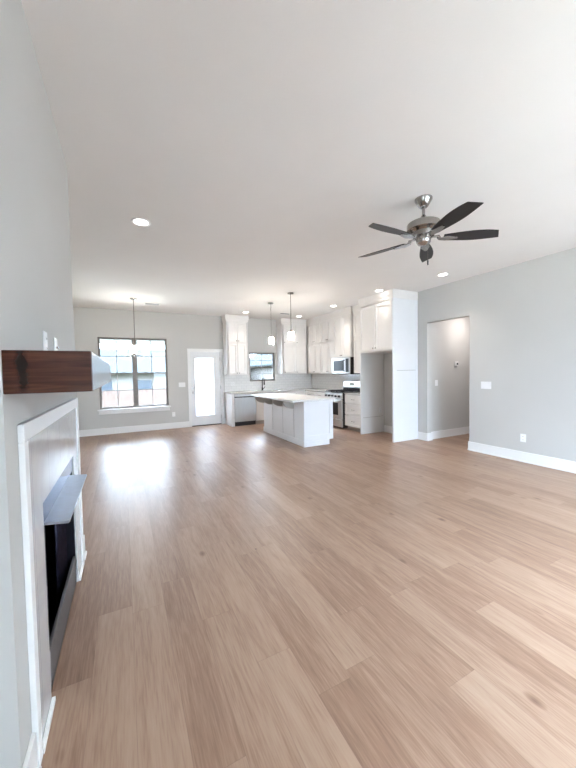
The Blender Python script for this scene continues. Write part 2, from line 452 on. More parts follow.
# ------------------------------------------------------------------ room shell
T = 0.15
XE = 9.0                                    # end of the hallway
struct('floor', box(XW-T, XE, YF-T, YB+T, -0.12, 0.0), M['floor'])
struct('ceiling', box(XW-T, XR+0.14, YF-T, YB+T, ZC, ZC+0.15), M['ceiling'])
bm = new_bm(); add_slab(bm, XW-T, XR+0.14, 0.0, ZC, YB, YB+T, 'y', [W1, DR, W2]); struct('wall_back', bm, M['wall'])
bm = new_bm(); add_slab(bm, YF, YB, 0.0, ZC, XR, XR+0.12, 'x', [(OP[0], OP[1], 0.0, OP[2])]); struct('wall_right', bm, M['wall'])
bm = new_bm(); add_slab(bm, YF, YB, 0.0, ZC, XW-T, XW, 'x', [(ADDED_LWIN[0], ADDED_LWIN[1], 0.4, 2.4)]); struct('wall_left', bm, M['wall'])
bm = new_bm(); add_slab(bm, XW-T, XR+0.12, 0.0, ZC, YF-T, YF, 'y', [(a, b, 0.7, 2.75) for a, b in ADDED_FWIN]); struct('wall_front', bm, M['wall'])
# chimney breast with a niche for the firebox
FB = (1.713, 2.642, 0.893)
bm = new_bm(); add_slab(bm, CY0, CY1, 0.0, ZC, XW, XL, 'x', [(FB[0], FB[1], 0.0, FB[2])]); struct('wall_fireplace', bm, M['wall'])
# hallway
HY = 4.56
struct('wall_hall_far', box(XR+0.12, XE, HY, HY+0.1, 0, 2.75), M['wall'])
struct('wall_hall_near', box(XR+0.12, XE, 3.3, 3.4, 0, 2.75), M['wall'])
struct('wall_hall_end', box(XE, XE+0.1, 3.3, HY+0.1, 0, 2.75), M['wall'])
struct('ceiling_hall', box(XR+0.12, XE+0.1, 3.3, HY+0.1, 2.75, 2.85), M['ceiling'])

def baseboard(bm, axis, fixed, a, b, out, h=0.155):
    # a board with a shoe strip; out = +1/-1 away from the wall
    t, sh = 0.015*out, 0.026*out
    for d, z0, z1 in ((t, 0.0, h), (sh, 0.0, 0.02)):
        lo, hi = sorted((fixed, fixed+d))
        if axis == 'x': add_box(bm, lo, hi, a, b, z0, z1, 0.002, 1)
        else: add_box(bm, a, b, lo, hi, z0, z1, 0.002, 1)
bm = new_bm(); baseboard(bm, 'y', YB, XW, 1.535, -1); struct('baseboard_back', bm, M['trim'])
bm = new_bm(); baseboard(bm, 'x', XR, YF, OP[0], -1)
baseboard(bm, 'y', OP[0], XR-0.015, XR+0.135, 1); struct('baseboard_right', bm, M['trim'])
bm = new_bm(); baseboard(bm, 'x', XR, OP[1], 4.722, -1)
baseboard(bm, 'y', OP[1], XR-0.015, XR+0.135, -1); struct('baseboard_jamb', bm, M['trim'])
bm = new_bm(); baseboard(bm, 'y', HY, XR+0.12, XE, -1); struct('baseboard_hall', bm, M['trim'])
bm = new_bm(); baseboard(bm, 'x', XR, 4.77, 5.70, -1); struct('baseboard_alcove', bm, M['trim'])
bm = new_bm(); baseboard(bm, 'x', XL, CY0-0.015, 1.425, 1); baseboard(bm, 'y', CY0, XW, XL+0.015, -1); struct('baseboard_left_near', bm, M['trim'])
bm = new_bm(); baseboard(bm, 'x', XL, 2.925, CY1+0.015, 1); baseboard(bm, 'y', CY1, XW, XL+0.015, 1); struct('baseboard_left_far', bm, M['trim'])
bm = new_bm(); baseboard(bm, 'y', YB, 2.518, 2.545, -1); struct('baseboard_kitchen', bm, M['trim'])

# ------------------------------------------------------------------ windows and door
def double_hung(root, x0, x1, z0, z1, y, zr, mull=None, fw=0.038):
    """bronze double-hung unit(s) facing -y; mull = list of (x0,x1) posts"""
    units = [(x0, x1)] if not mull else [(x0, mull[0]), (mull[1], x1)]
    bm = new_bm()
    add_slab(bm, x0, x1, z0, z1, y, y+0.07, 'y', [(a+fw, b-fw, z0+fw, z1-fw) for a, b in units] if not mull else [(x0+fw, mull[0], z0+fw, z1-fw), (mull[1], x1-fw, z0+fw, z1-fw)])
    obj('window_frame', bm, M['bronze'], root)
    for a, b in units:
        a2 = a+fw if (not mull or a == x0) else a
        b2 = b-fw if (not mull or b == x1) else b
        for zz0, zz1, yy in ((zr, z1-fw, y+0.035), (z0+fw, zr, y+0.012)):
            bm = new_bm(); s = 0.016
            add_slab(bm, a2, b2, zz0 - (0.02 if zz0 == zr else 0), zz1 + (0.018 if zz1 == zr else 0), yy, yy+0.022, 'y', [(a2+s, b2-s, zz0+s, zz1-s)])
            sash = obj('sash', bm, M['bronze'], root)
            obj('pane', box(a2+s, b2-s, yy+0.009, yy+0.013, zz0+s, zz1-s) if False else box(a2+s, b2-s, yy+0.009, yy+0.013, zz0+s, zz1-s), M['glass'], sash)
            bm = new_bm(); c = (a2+b2)/2; zc = (zz0+zz1)/2
            add_box(bm, c-0.009, c+0.009, yy+0.005, yy+0.017, zz0+s, zz1-s)
            add_box(bm, a2+s, b2-s, yy+0.005, yy+0.017, zc-0.009, zc+0.009)
            obj('muntin', bm, M['muntin'], sash)
        # two little sash locks on the meeting rail
        for k in (0.3, 0.7):
            xx = a2+(b2-a2)*k
            obj('sash_lock', box(xx-0.025, xx+0.025, y-0.004, y+0.012, zr+0.018, zr+0.034, bevel=0.004), M['bronze'], root)
r = struct_root('window_1')
double_hung(r, W1[0], W1[1], W1[2]+0.012, W1[3], YB+0.055, 1.478, mull=(0.212, 0.292), fw=0.03)
bm = new_bm(); add_box(bm, -0.60, 1.075, YB-0.045, YB+0.055, 0.578, 0.606, 0.006); add_box(bm, -0.575, 1.05, YB-0.016, YB-0.001, 0.49, 0.578, 0.003, 1)
obj('window_sill', bm, M['trim'], r)
r = struct_root('window_2')
double_hung(r, W2[0], W2[1], W2[2], W2[3], YB+0.03, 1.60, fw=0.034)
for i, (a, b) in enumerate(ADDED_FWIN):
    r = struct_root('window_%d' % (i+3))  # unseen windows, added to let daylight in from the front
    bm = new_bm(); add_slab(bm, a, b, 0.7, 2.75, YF-0.10, YF-0.05, 'y', [(a+0.05, (a+b)/2-0.03, 0.75, 2.70), ((a+b)/2+0.03, b-0.05, 0.75, 2.70)])
    obj('window_frame', bm, M['bronze'], r)
    obj('pane', box(a+0.03, b-0.03, YF-0.078, YF-0.073, 0.73, 2.72), M['glass'], r)

r = struct_root('window_5')  # unseen window, added for more light on the right wall
a, b = ADDED_LWIN
bm = new_bm(); add_slab(bm, a, b, 0.4, 2.4, XW-0.10, XW-0.05, 'x', [(a+0.05, (a+b)/2-0.03, 0.45, 2.35), ((a+b)/2+0.03, b-0.05, 0.45, 2.35)])
obj('window_frame', bm, M['bronze'], r)
obj('pane', box(XW-0.078, XW-0.073, a+0.03, b-0.03, 0.43, 2.37), M['glass'], r)
r = struct_root('door_1')
bm = new_bm(); add_slab(bm, 1.535, 2.512, 0.0, 2.125, YB-0.02, YB-0.001, 'y', [(DR[0]+0.008, DR[1]-0.008, -1, 2.047)]); obj('door_casing', bm, M['trim'], r)
bm = new_bm(); add_slab(bm, DR[0]+0.002, DR[1]-0.002, 0.0, DR[3]-0.002, YB, YB+0.12, 'y', [(DR[0]+0.016, DR[1]-0.016, -1, 2.042)]); obj('door_jamb', bm, M['trim'], r)
bm = new_bm(); add_slab(bm, DR[0]+0.02, DR[1]-0.02, 0.022, 2.038, YB+0.025, YB+0.07, 'y', [(1.735, 2.248, 0.285, 1.875)])
slab = obj('door_slab', bm, M['door'], r)
bm = new_bm(); add_slab(bm, 1.712, 2.271, 0.262, 1.898, YB+0.012, YB+0.025, 'y', [(1.735, 2.248, 0.285, 1.875)]); obj('glass_stop', bm, M['door'], slab)
obj('glass_lite', box(1.735, 2.248, YB+0.045, YB+0.049, 0.285, 1.875), M['frosted'], slab)['label'] = 'full-height white glass lite'
bm = new_bm(); add_tube(bm, [(1.668, YB+0.024, 0.925), (1.668, YB-0.02, 0.925), (1.668, YB-0.03, 0.925), (1.668, YB-0.055, 0.925)], [0.03, 0.012, 0.028, 0.02], 16)
obj('door_knob', bm, M['nickel'], slab, True)
bm = new_bm(); add_tube(bm, [(1.668, YB+0.024, 1.06), (1.668, YB+0.005, 1.06)], 0.026, 16); obj('deadbolt', bm, M['nickel'], slab, True)
for z in (0.22, 1.05, 1.85):
    obj('hinge', box(DR[1]-0.021, DR[1]-0.014, YB+0.002, YB+0.02, z-0.05, z+0.05), M['nickel'], r)
obj('threshold', box(DR[0]+0.017, DR[1]-0.017, YB-0.005, YB+0.12, 0.0, 0.02, bevel=0.004), M['matblack'], r)

# ------------------------------------------------------------------ outside, seen through the back windows
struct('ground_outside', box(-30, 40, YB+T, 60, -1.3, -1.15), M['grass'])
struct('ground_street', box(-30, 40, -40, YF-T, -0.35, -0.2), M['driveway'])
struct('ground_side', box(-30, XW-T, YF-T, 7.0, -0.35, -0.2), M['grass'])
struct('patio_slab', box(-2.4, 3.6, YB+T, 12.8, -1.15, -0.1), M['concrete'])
struct('patio_ceiling', box(-2.4, 1.35, YB+T+0.01, 12.6, 2.52, 2.70), M['soffit'])
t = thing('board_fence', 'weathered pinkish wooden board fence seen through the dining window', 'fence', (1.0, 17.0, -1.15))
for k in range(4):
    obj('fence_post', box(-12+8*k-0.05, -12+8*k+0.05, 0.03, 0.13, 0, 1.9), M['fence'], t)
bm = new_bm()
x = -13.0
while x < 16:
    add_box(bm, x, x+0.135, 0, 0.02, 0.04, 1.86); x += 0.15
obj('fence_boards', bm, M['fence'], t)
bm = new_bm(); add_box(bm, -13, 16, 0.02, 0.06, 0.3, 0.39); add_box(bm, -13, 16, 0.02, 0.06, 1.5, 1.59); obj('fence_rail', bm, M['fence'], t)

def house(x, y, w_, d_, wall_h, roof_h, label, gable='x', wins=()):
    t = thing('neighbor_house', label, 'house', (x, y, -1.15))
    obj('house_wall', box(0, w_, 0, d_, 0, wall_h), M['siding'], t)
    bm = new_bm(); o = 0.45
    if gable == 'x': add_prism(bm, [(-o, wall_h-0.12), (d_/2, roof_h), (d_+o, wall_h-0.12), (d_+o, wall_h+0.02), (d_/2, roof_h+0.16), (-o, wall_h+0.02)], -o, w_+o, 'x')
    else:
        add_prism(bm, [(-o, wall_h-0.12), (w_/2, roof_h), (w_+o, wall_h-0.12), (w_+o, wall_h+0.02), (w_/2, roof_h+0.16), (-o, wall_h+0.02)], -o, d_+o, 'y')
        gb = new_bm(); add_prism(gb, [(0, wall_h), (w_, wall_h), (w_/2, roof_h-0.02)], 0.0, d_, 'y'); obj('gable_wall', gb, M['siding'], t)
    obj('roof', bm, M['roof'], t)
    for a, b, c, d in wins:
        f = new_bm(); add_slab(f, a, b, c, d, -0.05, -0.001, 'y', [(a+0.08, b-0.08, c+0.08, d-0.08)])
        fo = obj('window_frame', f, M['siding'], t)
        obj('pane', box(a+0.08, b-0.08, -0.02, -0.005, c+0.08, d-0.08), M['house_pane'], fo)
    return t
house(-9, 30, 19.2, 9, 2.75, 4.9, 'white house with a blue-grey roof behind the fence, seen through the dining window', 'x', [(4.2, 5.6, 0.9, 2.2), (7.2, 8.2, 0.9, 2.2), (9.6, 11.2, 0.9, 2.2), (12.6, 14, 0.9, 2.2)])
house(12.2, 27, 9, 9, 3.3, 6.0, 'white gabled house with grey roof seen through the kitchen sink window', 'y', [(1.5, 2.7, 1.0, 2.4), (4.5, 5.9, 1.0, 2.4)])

# ------------------------------------------------------------------ fireplace
t = thing('fireplace_surround', 'white-trimmed fireplace surround with polished pale marble tile on the left wall', 'fireplace surround', (XL, 2.175, 0))
SY0, SY1, SH = 1.43-2.175, 2.92-2.175, 1.277
for a, b in ((SY0, SY0+0.05), (SY1-0.05, SY1)):
    bm = new_bm(); add_box(bm, 0.001, 0.020, a, b, 0.0, SH-0.066, 0.0015, 1); obj('leg', bm, M['trim'], t)
obj('header', box(0.001, 0.020, SY0, SY1, SH-0.065, SH, bevel=0.0015, segs=1), M['trim'], t)
bm = new_bm(); add_slab(bm, SY0+0.051, SY1-0.051, 0.0, SH-0.067, 0.001, 0.009, 'x', [(FB[0]-2.175, FB[1]-2.175, -1, FB[2])])
obj('marble_tile', bm, M['marble'], t)['label'] = 'polished pale marble tile'
obj('shoe_strip', box(0.0095, 0.024, SY0+0.051, FB[0]-2.175-0.002, 0.0, 0.022, bevel=0.002, segs=1), M['trim'], t)
obj('shoe_strip', box(0.0095, 0.024, FB[1]-2.175+0.002, SY1-0.051, 0.0, 0.022, bevel=0.002, segs=1), M['trim'], t)

t = thing('fireplace_insert', 'black metal fireplace insert with hood and mesh curtain in the marble surround', 'fireplace', (XL, 2.1775, 0))
hw = (FB[1]-FB[0])/2 - 0.003
bm = new_bm()
D = -0.42
for q in ((D, 0.0, -hw, -hw+0.012, 0.01, 0.889), (D, 0.0, hw-0.012, hw, 0.01, 0.889), (D, D+0.012, -hw+0.012, hw-0.012, 0.01, 0.889), (D+0.012, 0.0, -hw+0.012, hw-0.012, 0.01, 0.03), (D+0.012, -0.02, -hw+0.012, hw-0.012, 0.87, 0.889)):
    add_box(bm, *q)
obj('firebox', bm, M['firebox'], t)
obj('lintel_plate', box(-0.014, 0.004, -hw+0.012, hw-0.012, 0.795, 0.889, bevel=0.002), M['lintel'], t)
bm = new_bm(); add_prism(bm, [(0.004, 0.797), (0.098, 0.789), (0.100, 0.781), (0.094, 0.777), (0.004, 0.787)], -hw+0.02, hw-0.14, 'y'); obj('hood', bm, M['hood'], t)
obj('lower_plate', box(-0.015, 0.0, -hw+0.012, hw-0.012, 0.03, 0.195, bevel=0.002), M['hearthbar'], t)
for s in (-1, 1):
    bm = new_bm(); n = 40
    ya, yb = (-hw+0.02, -0.14) if s < 0 else (0.12, hw-0.02)
    A = [[bm.verts.new((-0.055+0.012*math.sin(k*2*PI/5), ya+(yb-ya)*k/n, z)) for z in (0.05, 0.78)] for k in range(n+1)]
    for p, q in zip(A, A[1:]): bm.faces.new((p[0], q[0], q[1], p[1]))
    o = obj('mesh_curtain', bm, M['chain'], t, True)
    md = o.modifiers.new('thick', 'SOLIDIFY'); md.thickness = 0.003
bm = new_bm(); add_tube(bm, [(-0.055, -hw+0.014, 0.785), (-0.055, hw-0.014, 0.785)], 0.005, 8); obj('curtain_rod', bm, M['nickel'], t)

mb = new_bm(); add_box(mb, 0.0, 0.243, -0.862, 0.862, 0.0, 0.14, 0.003, 2)
tag(obj('fireplace_mantel', mb, M['wood'], None, False, (XL+0.0005, 2.165, 1.39)), 'dark brown stained wood beam mantel over the fireplace', 'mantel')

# ------------------------------------------------------------------ wall plates
def plate(name, label, cat, loc, rz, w_, h_, kind, gangs=1, group=None):
    """local: plate in the xz plane facing -y, centred on its origin"""
    t = thing(name, label, cat, loc, rz, group)
    obj('cover_plate', box(-w_/2, w_/2, -0.006, -0.0005, -h_/2, h_/2, bevel=0.002), M['plate'], t)
    for g in range(gangs):
        cx = (g-(gangs-1)/2)*0.046
        if kind == 'switch':
            obj('rocker', box(cx-0.0165, cx+0.0165, -0.011, -0.006, -0.033, 0.033, bevel=0.002), M['plate'], t)
        elif kind == 'outlet':
            for s in (-1, 1):
                rc = obj('receptacle', box(cx-0.016, cx+0.016, -0.009, -0.006, s*0.024-0.014, s*0.024+0.014, bevel=0.003), M['plate'], t)
                bm = new_bm(); add_box(bm, cx-0.008, cx-0.005, -0.0095, -0.009, s*0.024-0.004, s*0.024+0.006); add_box(bm, cx+0.005, cx+0.008, -0.0095, -0.009, s*0.024-0.004, s*0.024+0.006)
                obj('slot', bm, M['matblack'], rc)
        else:
            bm = new_bm(); add_tube(bm, [(cx, -0.006, 0.006), (cx, -0.016, 0.006)], 0.006, 10); obj('cable_jack', bm, M['nickel'], t)
RZ_R, RZ_L = -PI/2, PI/2
plate('wall_switch', 'white triple light switch plate on the back wall left of the glass door', 'light switch', (1.378, YB, 1.154), 0, 0.172, 0.122, 'switch', 3)
plate('wall_outlet', 'white outlet low on the back wall between dining window and glass door', 'outlet', (1.144, YB, 0.376), 0, 0.078, 0.122, 'outlet')
plate('wall_switch', 'white triple light switch plate on the right wall beside the hallway opening', 'light switch', (XR, 3.31, 1.166), RZ_R, 0.172, 0.122, 'switch', 3)
plate('wall_outlet', 'white outlet low on the right wall above the baseboard', 'outlet', (XR, 2.736, 0.368), RZ_R, 0.078, 0.122, 'outlet')
plate('wall_switch', 'small white switch plate inside the hallway', 'light switch', (5.80, HY, 1.166), 0, 0.082, 0.122, 'switch', 1)
plate('wall_outlet', 'white outlet above the mantel, nearer to the camera', 'outlet', (XL, 1.945, 1.604), RZ_L, 0.072, 0.118, 'outlet')
plate('cable_plate', 'white cable plate above the mantel, beside the outlet and farther from the camera', 'cable plate', (XL, 2.215, 1.60), RZ_L, 0.072, 0.118, 'cable')
plate('wall_outlet', 'white outlet on the tile backsplash above the dishwasher', 'outlet', (2.78, YB-0.009, 1.13), 0, 0.118, 0.118, 'outlet', 2)
t = thing('thermostat', 'small white thermostat with dark display on the hallway wall', 'thermostat', (6.43, HY, 1.555))
obj('housing', box(-0.055, 0.045, -0.022, -0.0005, -0.035, 0.055, bevel=0.006), M['plate'], t)
obj('display', box(-0.012, 0.04, -0.0235, -0.022, -0.018, 0.03), M['matblack'], t)
obj('base_plate', box(-0.06, 0.02, -0.008, -0.0005, -0.075, -0.037, bevel=0.003), M['gray_plastic'], t)

# ------------------------------------------------------------------ cabinets (local: x along the front, front at y=0 facing -y)
def add_shaker(bm, x0, x1, z0, z1, y0=-0.02, y1=-0.001, rail=0.058, rec=0.016):
    g = [(x0, z0), (x1, z0), (x1, z1), (x0, z1)]
    i = [(x0+rail, z0+rail), (x1-rail, z0+rail), (x1-rail, z1-rail), (x0+rail, z1-rail)]
    B = [bm.verts.new((a, y1, b)) for a, b in g]; F = [bm.verts.new((a, y0, b)) for a, b in g]
    I = [bm.verts.new((a, y0, b)) for a, b in i]
    e = 0.002
    P = [bm.verts.new((a+(e if k in (0, 3) else -e), y0+rec, b+(e if k in (0, 1) else -e))) for k, (a, b) in enumerate(i)]
    bm.faces.new(B[::-1]); bm.faces.new(P)
    for k in range(4):
        n = (k+1) % 4
        bm.faces.new((B[k], B[n], F[n], F[k])); bm.faces.new((F[k], F[n], I[n], I[k])); bm.faces.new((I[k], I[n], P[n], P[k]))
def carcass(w_, depth, z0, z1, x0=0.0):
    # a cabinet box whose front edges are thin boards around a recessed inside
    bm = new_bm(); b_ = 0.018
    add_box(bm, x0+b_, w_-b_, 0.045, depth, z0+b_, z1-b_)
    for q in ((x0, x0+b_, z0, z1), (w_-b_, w_, z0, z1), (x0+b_, w_-b_, z0, z0+b_), (x0+b_, w_-b_, z1-b_, z1)):
        add_box(bm, q[0], q[1], 0.0, depth, q[2], q[3])
    return bm
def knob(parent, x, z, y=-0.02):
    bm = new_bm(); add_tube(bm, [(x, y, z), (x, y-0.012, z), (x, y-0.014, z), (x, y-0.026, z)], [0.006, 0.006, 0.014, 0.012], 12)
    obj('knob', bm, M['nickel'], parent, True)
def pull(parent, x, z, y=-0.02, w_=0.10):
    bm = new_bm(); add_tube(bm, [(x-w_/2, y, z), (x-w_/2, y-0.026, z), (x+w_/2, y-0.026, z), (x+w_/2, y, z)], 0.005, 8)
    obj('pull', bm, M['nickel'], parent, True)
def door(parent, x0, x1, z0, z1, kx=None, kz=None, m_='cab'):
    bm = new_bm(); g = 0.006
    add_shaker(bm, x0+g, x1-g, z0+g, z1-g)
    d = obj('door', bm, M[m_], parent)
    if kx is not None: knob(d, kx, kz)
    return d
def drawer(parent, x0, x1, z0, z1, flat=False):
    bm = new_bm(); g = 0.005
    if flat: add_box(bm, x0+g, x1-g, -0.02, -0.001, z0+g, z1-g, 0.003, 1)
    else: add_shaker(bm, x0+g, x1-g, z0+g, z1-g, rail=0.045)
    d = obj('drawer', bm, M['cab'], parent)
    pull(d, (x0+x1)/2, (z0+z1)/2)
    return d
def crown(parent, x0, x1, depth, z0=2.875, left=True, right=True):
    bm = new_bm(); o = 0.028
    a, b = (x0-o if left else x0), (x1+o if right else x1)
    a2, b2 = (x0-o*0.4 if left else x0), (x1+o*0.4 if right else x1)
    add_box(bm, a2, b2, -o*0.5, depth, z0, z0+0.05)
    add_box(bm, a, b, -o, depth, z0+0.05, ZC-0.001, 0.003, 1)
    obj('crown', bm, M['cab'], parent)

UZ0, TIER = 1.385, 2.275
def upper(label, loc, rz, w_, depth, cols, cr=(True, True), filler=0.0, tier=True, z0=UZ0, knobs=None):
    """cols: list of (x0,x1,hinge) -- hinge 'l' puts the knob on the right"""
    t = thing('upper_cabinet', label, 'kitchen cabinet', (loc[0], loc[1], 0), rz)
    obj('cabinet_body', carcass(w_, depth, z0, 2.874), M['cab'], t)
    for x0, x1, h in cols:
        kx = x1-0.032 if h == 'l' else x0+0.032
        if tier:
            door(t, x0, x1, TIER+0.004, 2.86, kx, TIER+0.06); door(t, x0, x1, z0+0.01, TIER-0.004, kx, z0+0.055)
        else:
            door(t, x0, x1, z0+0.012, 2.86, kx, z0+0.055)
    crown(t, 0, w_, depth, left=cr[0], right=cr[1])
    return t
UX = 5.105
UY = 8.64
upper('tall two-tier white cabinet left of the sink window, above the dishwasher', (2.527, UY), 0, 0.625, YB-UY-0.001, [(0.045, 0.312, 'l'), (0.312, 0.58, 'r')])
upper('two-tier white cabinet on the back wall right of the sink window, in the corner', (4.215, UY), 0, UX-4.215-0.036, YB-UY-0.001, [(0.05, 0.475, 'r'), (0.475, 0.848, 'r')], cr=(True, False))
# right wall: local x runs towards the camera (world -y)
upper('two-tier white cabinet on the right wall next to the corner', (UX, YB-0.002), RZ_R, 1.085, XR-UX-0.001, [(0.403, 0.743, 'l'), (0.743, 1.078, 'r')], cr=(False, False))
upper('two-tier white cabinet on the right wall just left of the microwave', (UX, UY-0.026-0.733), RZ_R, 0.70, XR-UX-0.001, [(0.008, 0.36, 'l'), (0.36, 0.692, 'r')], cr=(False, False))
upper('tall single-tier white cabinet hung directly over the microwave', (5.055, 7.179), RZ_R, 0.76, XR-5.055-0.001, [(0.01, 0.38, 'l'), (0.38, 0.75, 'r')], cr=(False, True), tier=False, z0=1.80)
upper('narrow two-tier white cabinet between microwave and refrigerator alcove', (UX, 6.388), RZ_R, 0.605, XR-UX-0.001, [(0.02, 0.585, 'l')], cr=(False, False))

# refrigerator enclosure
t = thing('refrigerator_enclosure', 'tall white enclosure around the empty refrigerator alcove, reaching the ceiling', 'kitchen cabinet', (4.76, 5.745, 0), RZ_R)
Wf, Df = 5.745-4.728, XR-4.76-0.001
obj('side_panel', box(0, 0.03, 0, Df, 0, 2.874), M['cab'], t)
bm = new_bm(); add_box(bm, Wf-0.034, Wf-0.006, 0, Df, 0, 2.874)
# applied stiles and rails on the outer face
for q in ((0, 0.095), (Df-0.06, Df)): add_box(bm, Wf-0.006, Wf, q[0], q[1], 0, 2.874)
for z0, z1 in ((0.0, 0.12), (2.815, 2.874)): add_box(bm, Wf-0.006, Wf, 0.095, Df-0.06, z0, z1)
obj('end_panel', bm, M['island'], t)
obj('panel_seam', box(Wf-0.0055, Wf-0.001, 0.0955, Df-0.0605, 1.437, 1.446), M['corbel'], t)
obj('cabinet_body', carcass(Wf-0.035, Df, 1.84, 2.874, 0.031), M['cab'], t)
mid = Wf/2
door(t, 0.008, mid, 1.86, 2.84, mid-0.04, 1.92); door(t, mid, Wf-0.008, 1.86, 2.84, mid+0.04, 1.92)
bm = new_bm(); add_box(bm, 0, Wf+0.004, -0.008, Df, 2.876, 2.93); add_box(bm, 0, Wf+0.010, -0.020, Df, 2.93, ZC-0.001, 0.003, 1); obj('crown', bm, M['cab'], t)
obj('panel_seam', box(0.0305, 0.034, 0.06, Df-0.02, 0.372, 0.378), M['toe'], t)
plate('wall_outlet', 'white outlet inside the refrigerator alcove, on its left side panel', 'outlet', (5.33, 5.7145, 0.52), 0, 0.075, 0.118, 'outlet')

# base cabinets
BY, BX = 8.35, 4.83
def base_body(t, w_, depth, m_='cab', toe='toe', z1=0.872):
    obj('cabinet_body', carcass(w_, depth, 0.105, z1), M[m_], t)
    obj('toe_kick', box(0, w_, 0.07, depth, 0.0, 0.104), M[toe], t)
t = thing('cabinet_end_panel', 'white end panel closing the counter beside the dishwasher', 'cabinet panel', (2.55, BY, 0))
bm = new_bm(); add_box(bm, 0, 0.072, -0.018, YB-BY-0.002, 0.0, 0.872, 0.002, 1); obj('panel', bm, M['cab'], t)
bm = new_bm(); add_box(bm, -0.012, 0.0, -0.02, YB-BY-0.03, 0.0, 0.09, 0.002, 1); obj('base_strip', bm, M['trim'], t)
t = thing('base_cabinet', 'white sink base cabinet right of the dishwasher', 'kitchen cabinet', (3.243, BY, 0))
base_body(t, 0.86, YB-BY-0.002, z1=0.66)
door(t, 0.01, 0.43, 0.12, 0.69, 0.39, 0.64); door(t, 0.43, 0.85, 0.12, 0.69, 0.47, 0.64)
obj('false_front', box(0.012, 0.848, -0.02, -0.001, 0.70, 0.86), M['cab'], t); 
t = thing('base_cabinet', 'white corner base cabinet behind the island', 'kitchen cabinet', (4.105, BY, 0))
base_body(t, XR-4.105-0.002, YB-BY-0.002)
door(t, 0.01, 0.36, 0.12, 0.69, 0.32, 0.64); drawer(t, 0.01, 0.36, 0.70, 0.86); door(t, 0.36, 0.70, 0.12, 0.86, 0.40, 0.8)
t = thing('base_cabinet', 'white base cabinet on the right wall just left of the range', 'kitchen cabinet', (BX, BY-0.001, 0), RZ_R)
base_body(t, 1.155, XR-BX-0.002)
drawer(t, 0.03, 0.58, 0.70, 0.86); drawer(t, 0.58, 1.15, 0.70, 0.86); door(t, 0.03, 0.58, 0.12, 0.69, 0.54, 0.64); door(t, 0.58, 1.15, 0.12, 0.69, 0.62, 0.64)
t = thing('drawer_cabinet', 'white three-drawer base cabinet between range and refrigerator alcove', 'kitchen cabinet', (BX+0.02, 6.412, 0), RZ_R)
base_body(t, 0.663, XR-BX-0.022)
drawer(t, 0.0, 0.66, 0.66, 0.862, True); drawer(t, 0.0, 0.66, 0.38, 0.65); drawer(t, 0.0, 0.66, 0.105, 0.37)

# countertops
bm = new_bm(); SK = (3.36, 3.98, 8.44, 8.80)
add_slab(bm, 2.535, XR-0.002, BY-0.03, YB-0.002, 0.874, 0.912, 'z', [SK])
add_slab(bm, BX-0.03, XR-0.002, 7.188, BY-0.03, 0.874, 0.912, 'z')
bmesh.ops.remove_doubles(bm, verts=bm.verts, dist=1e-5)
tag(obj('countertop', bm, M['counter_grey']), 'grey speckled L-shaped countertop along the back and right kitchen walls', 'countertop')
tag(obj('countertop', box(BX-0.005, XR-0.002, 5.748, 6.413, 0.874, 0.912, bevel=0.002, segs=1), M['counter_grey']), 'short grey countertop over the three-drawer cabinet', 'countertop')
t = thing('kitchen_sink', 'undermount sink below the sink window', 'sink', (3.67, 8.62, 0.68))
bm = new_bm(); add_slab(bm, -0.335, 0.335, -0.205, 0.205, 0.18, 0.193, 'z', [(-0.30, 0.30, -0.17, 0.17)])
add_slab(bm, -0.312, 0.312, -0.182, 0.182, 0.012, 0.18, 'z', [(-0.30, 0.30, -0.17, 0.17)])
add_box(bm, -0.312, 0.312, -0.182, 0.182, 0.0, 0.012); obj('basin', bm, M['steel'], t)
bm = new_bm(); add_lathe(bm, [(0, 0.0125), (0.04, 0.0125), (0.04, 0.016), (0, 0.016)], 0, 0, 20); obj('drain', bm, M['chrome'], t)
t = thing('kitchen_faucet', 'dark gooseneck kitchen faucet in front of the sink window', 'faucet', (3.66, 8.865, 0.9125))
bm = new_bm(); add_lathe(bm, [(0, 0), (0.03, 0), (0.03, 0.008), (0.024, 0.012), (0.02, 0.09), (0.019, 0.09), (0, 0.09)], 0, 0, 20); obj('faucet_base', bm, M['matblack'], t, True)
pts = [(0, 0, 0.09), (0, 0, 0.26)] + [(0, -0.075+0.075*math.cos(a), 0.30+0.075*math.sin(a)) for a in [k*PI/10 for k in range(11)]] + [(0, -0.15, 0.27)]
bm = new_bm(); add_tube(bm, pts, 0.014, 12); obj('spout', bm, M['matblack'], t, True)
bm = new_bm(); add_tube(bm, [(0, -0.15, 0.27), (0, -0.15, 0.255), (0, -0.15, 0.17)], [0.016, 0.019, 0.021], 14); obj('spray_head', bm, M['matblack'], t, True)
bm = new_bm(); add_tube(bm, [(0.018, 0, 0.055), (0.05, 0, 0.06), (0.075, 0, 0.10), (0.09, 0, 0.12)], [0.011, 0.01, 0.008, 0.007], 10); obj('lever', bm, M['matblack'], t, True)

# backsplash
bm = new_bm(); add_slab(bm, 2.54, XR-0.009, 0.913, UZ0-0.001, YB-0.008, YB-0.0005, 'y', [(W2[0], W2[1], W2[2], 3)])
add_slab(bm, 6.39, YB-0.009, 0.913, UZ0-0.001, XR-0.008, XR-0.0005, 'x'); add_slab(bm, 5.75, 6.39, 0.913, UZ0-0.001, XR-0.008, XR-0.0005, 'x')
struct('wall_backsplash', bm, M['subway'])

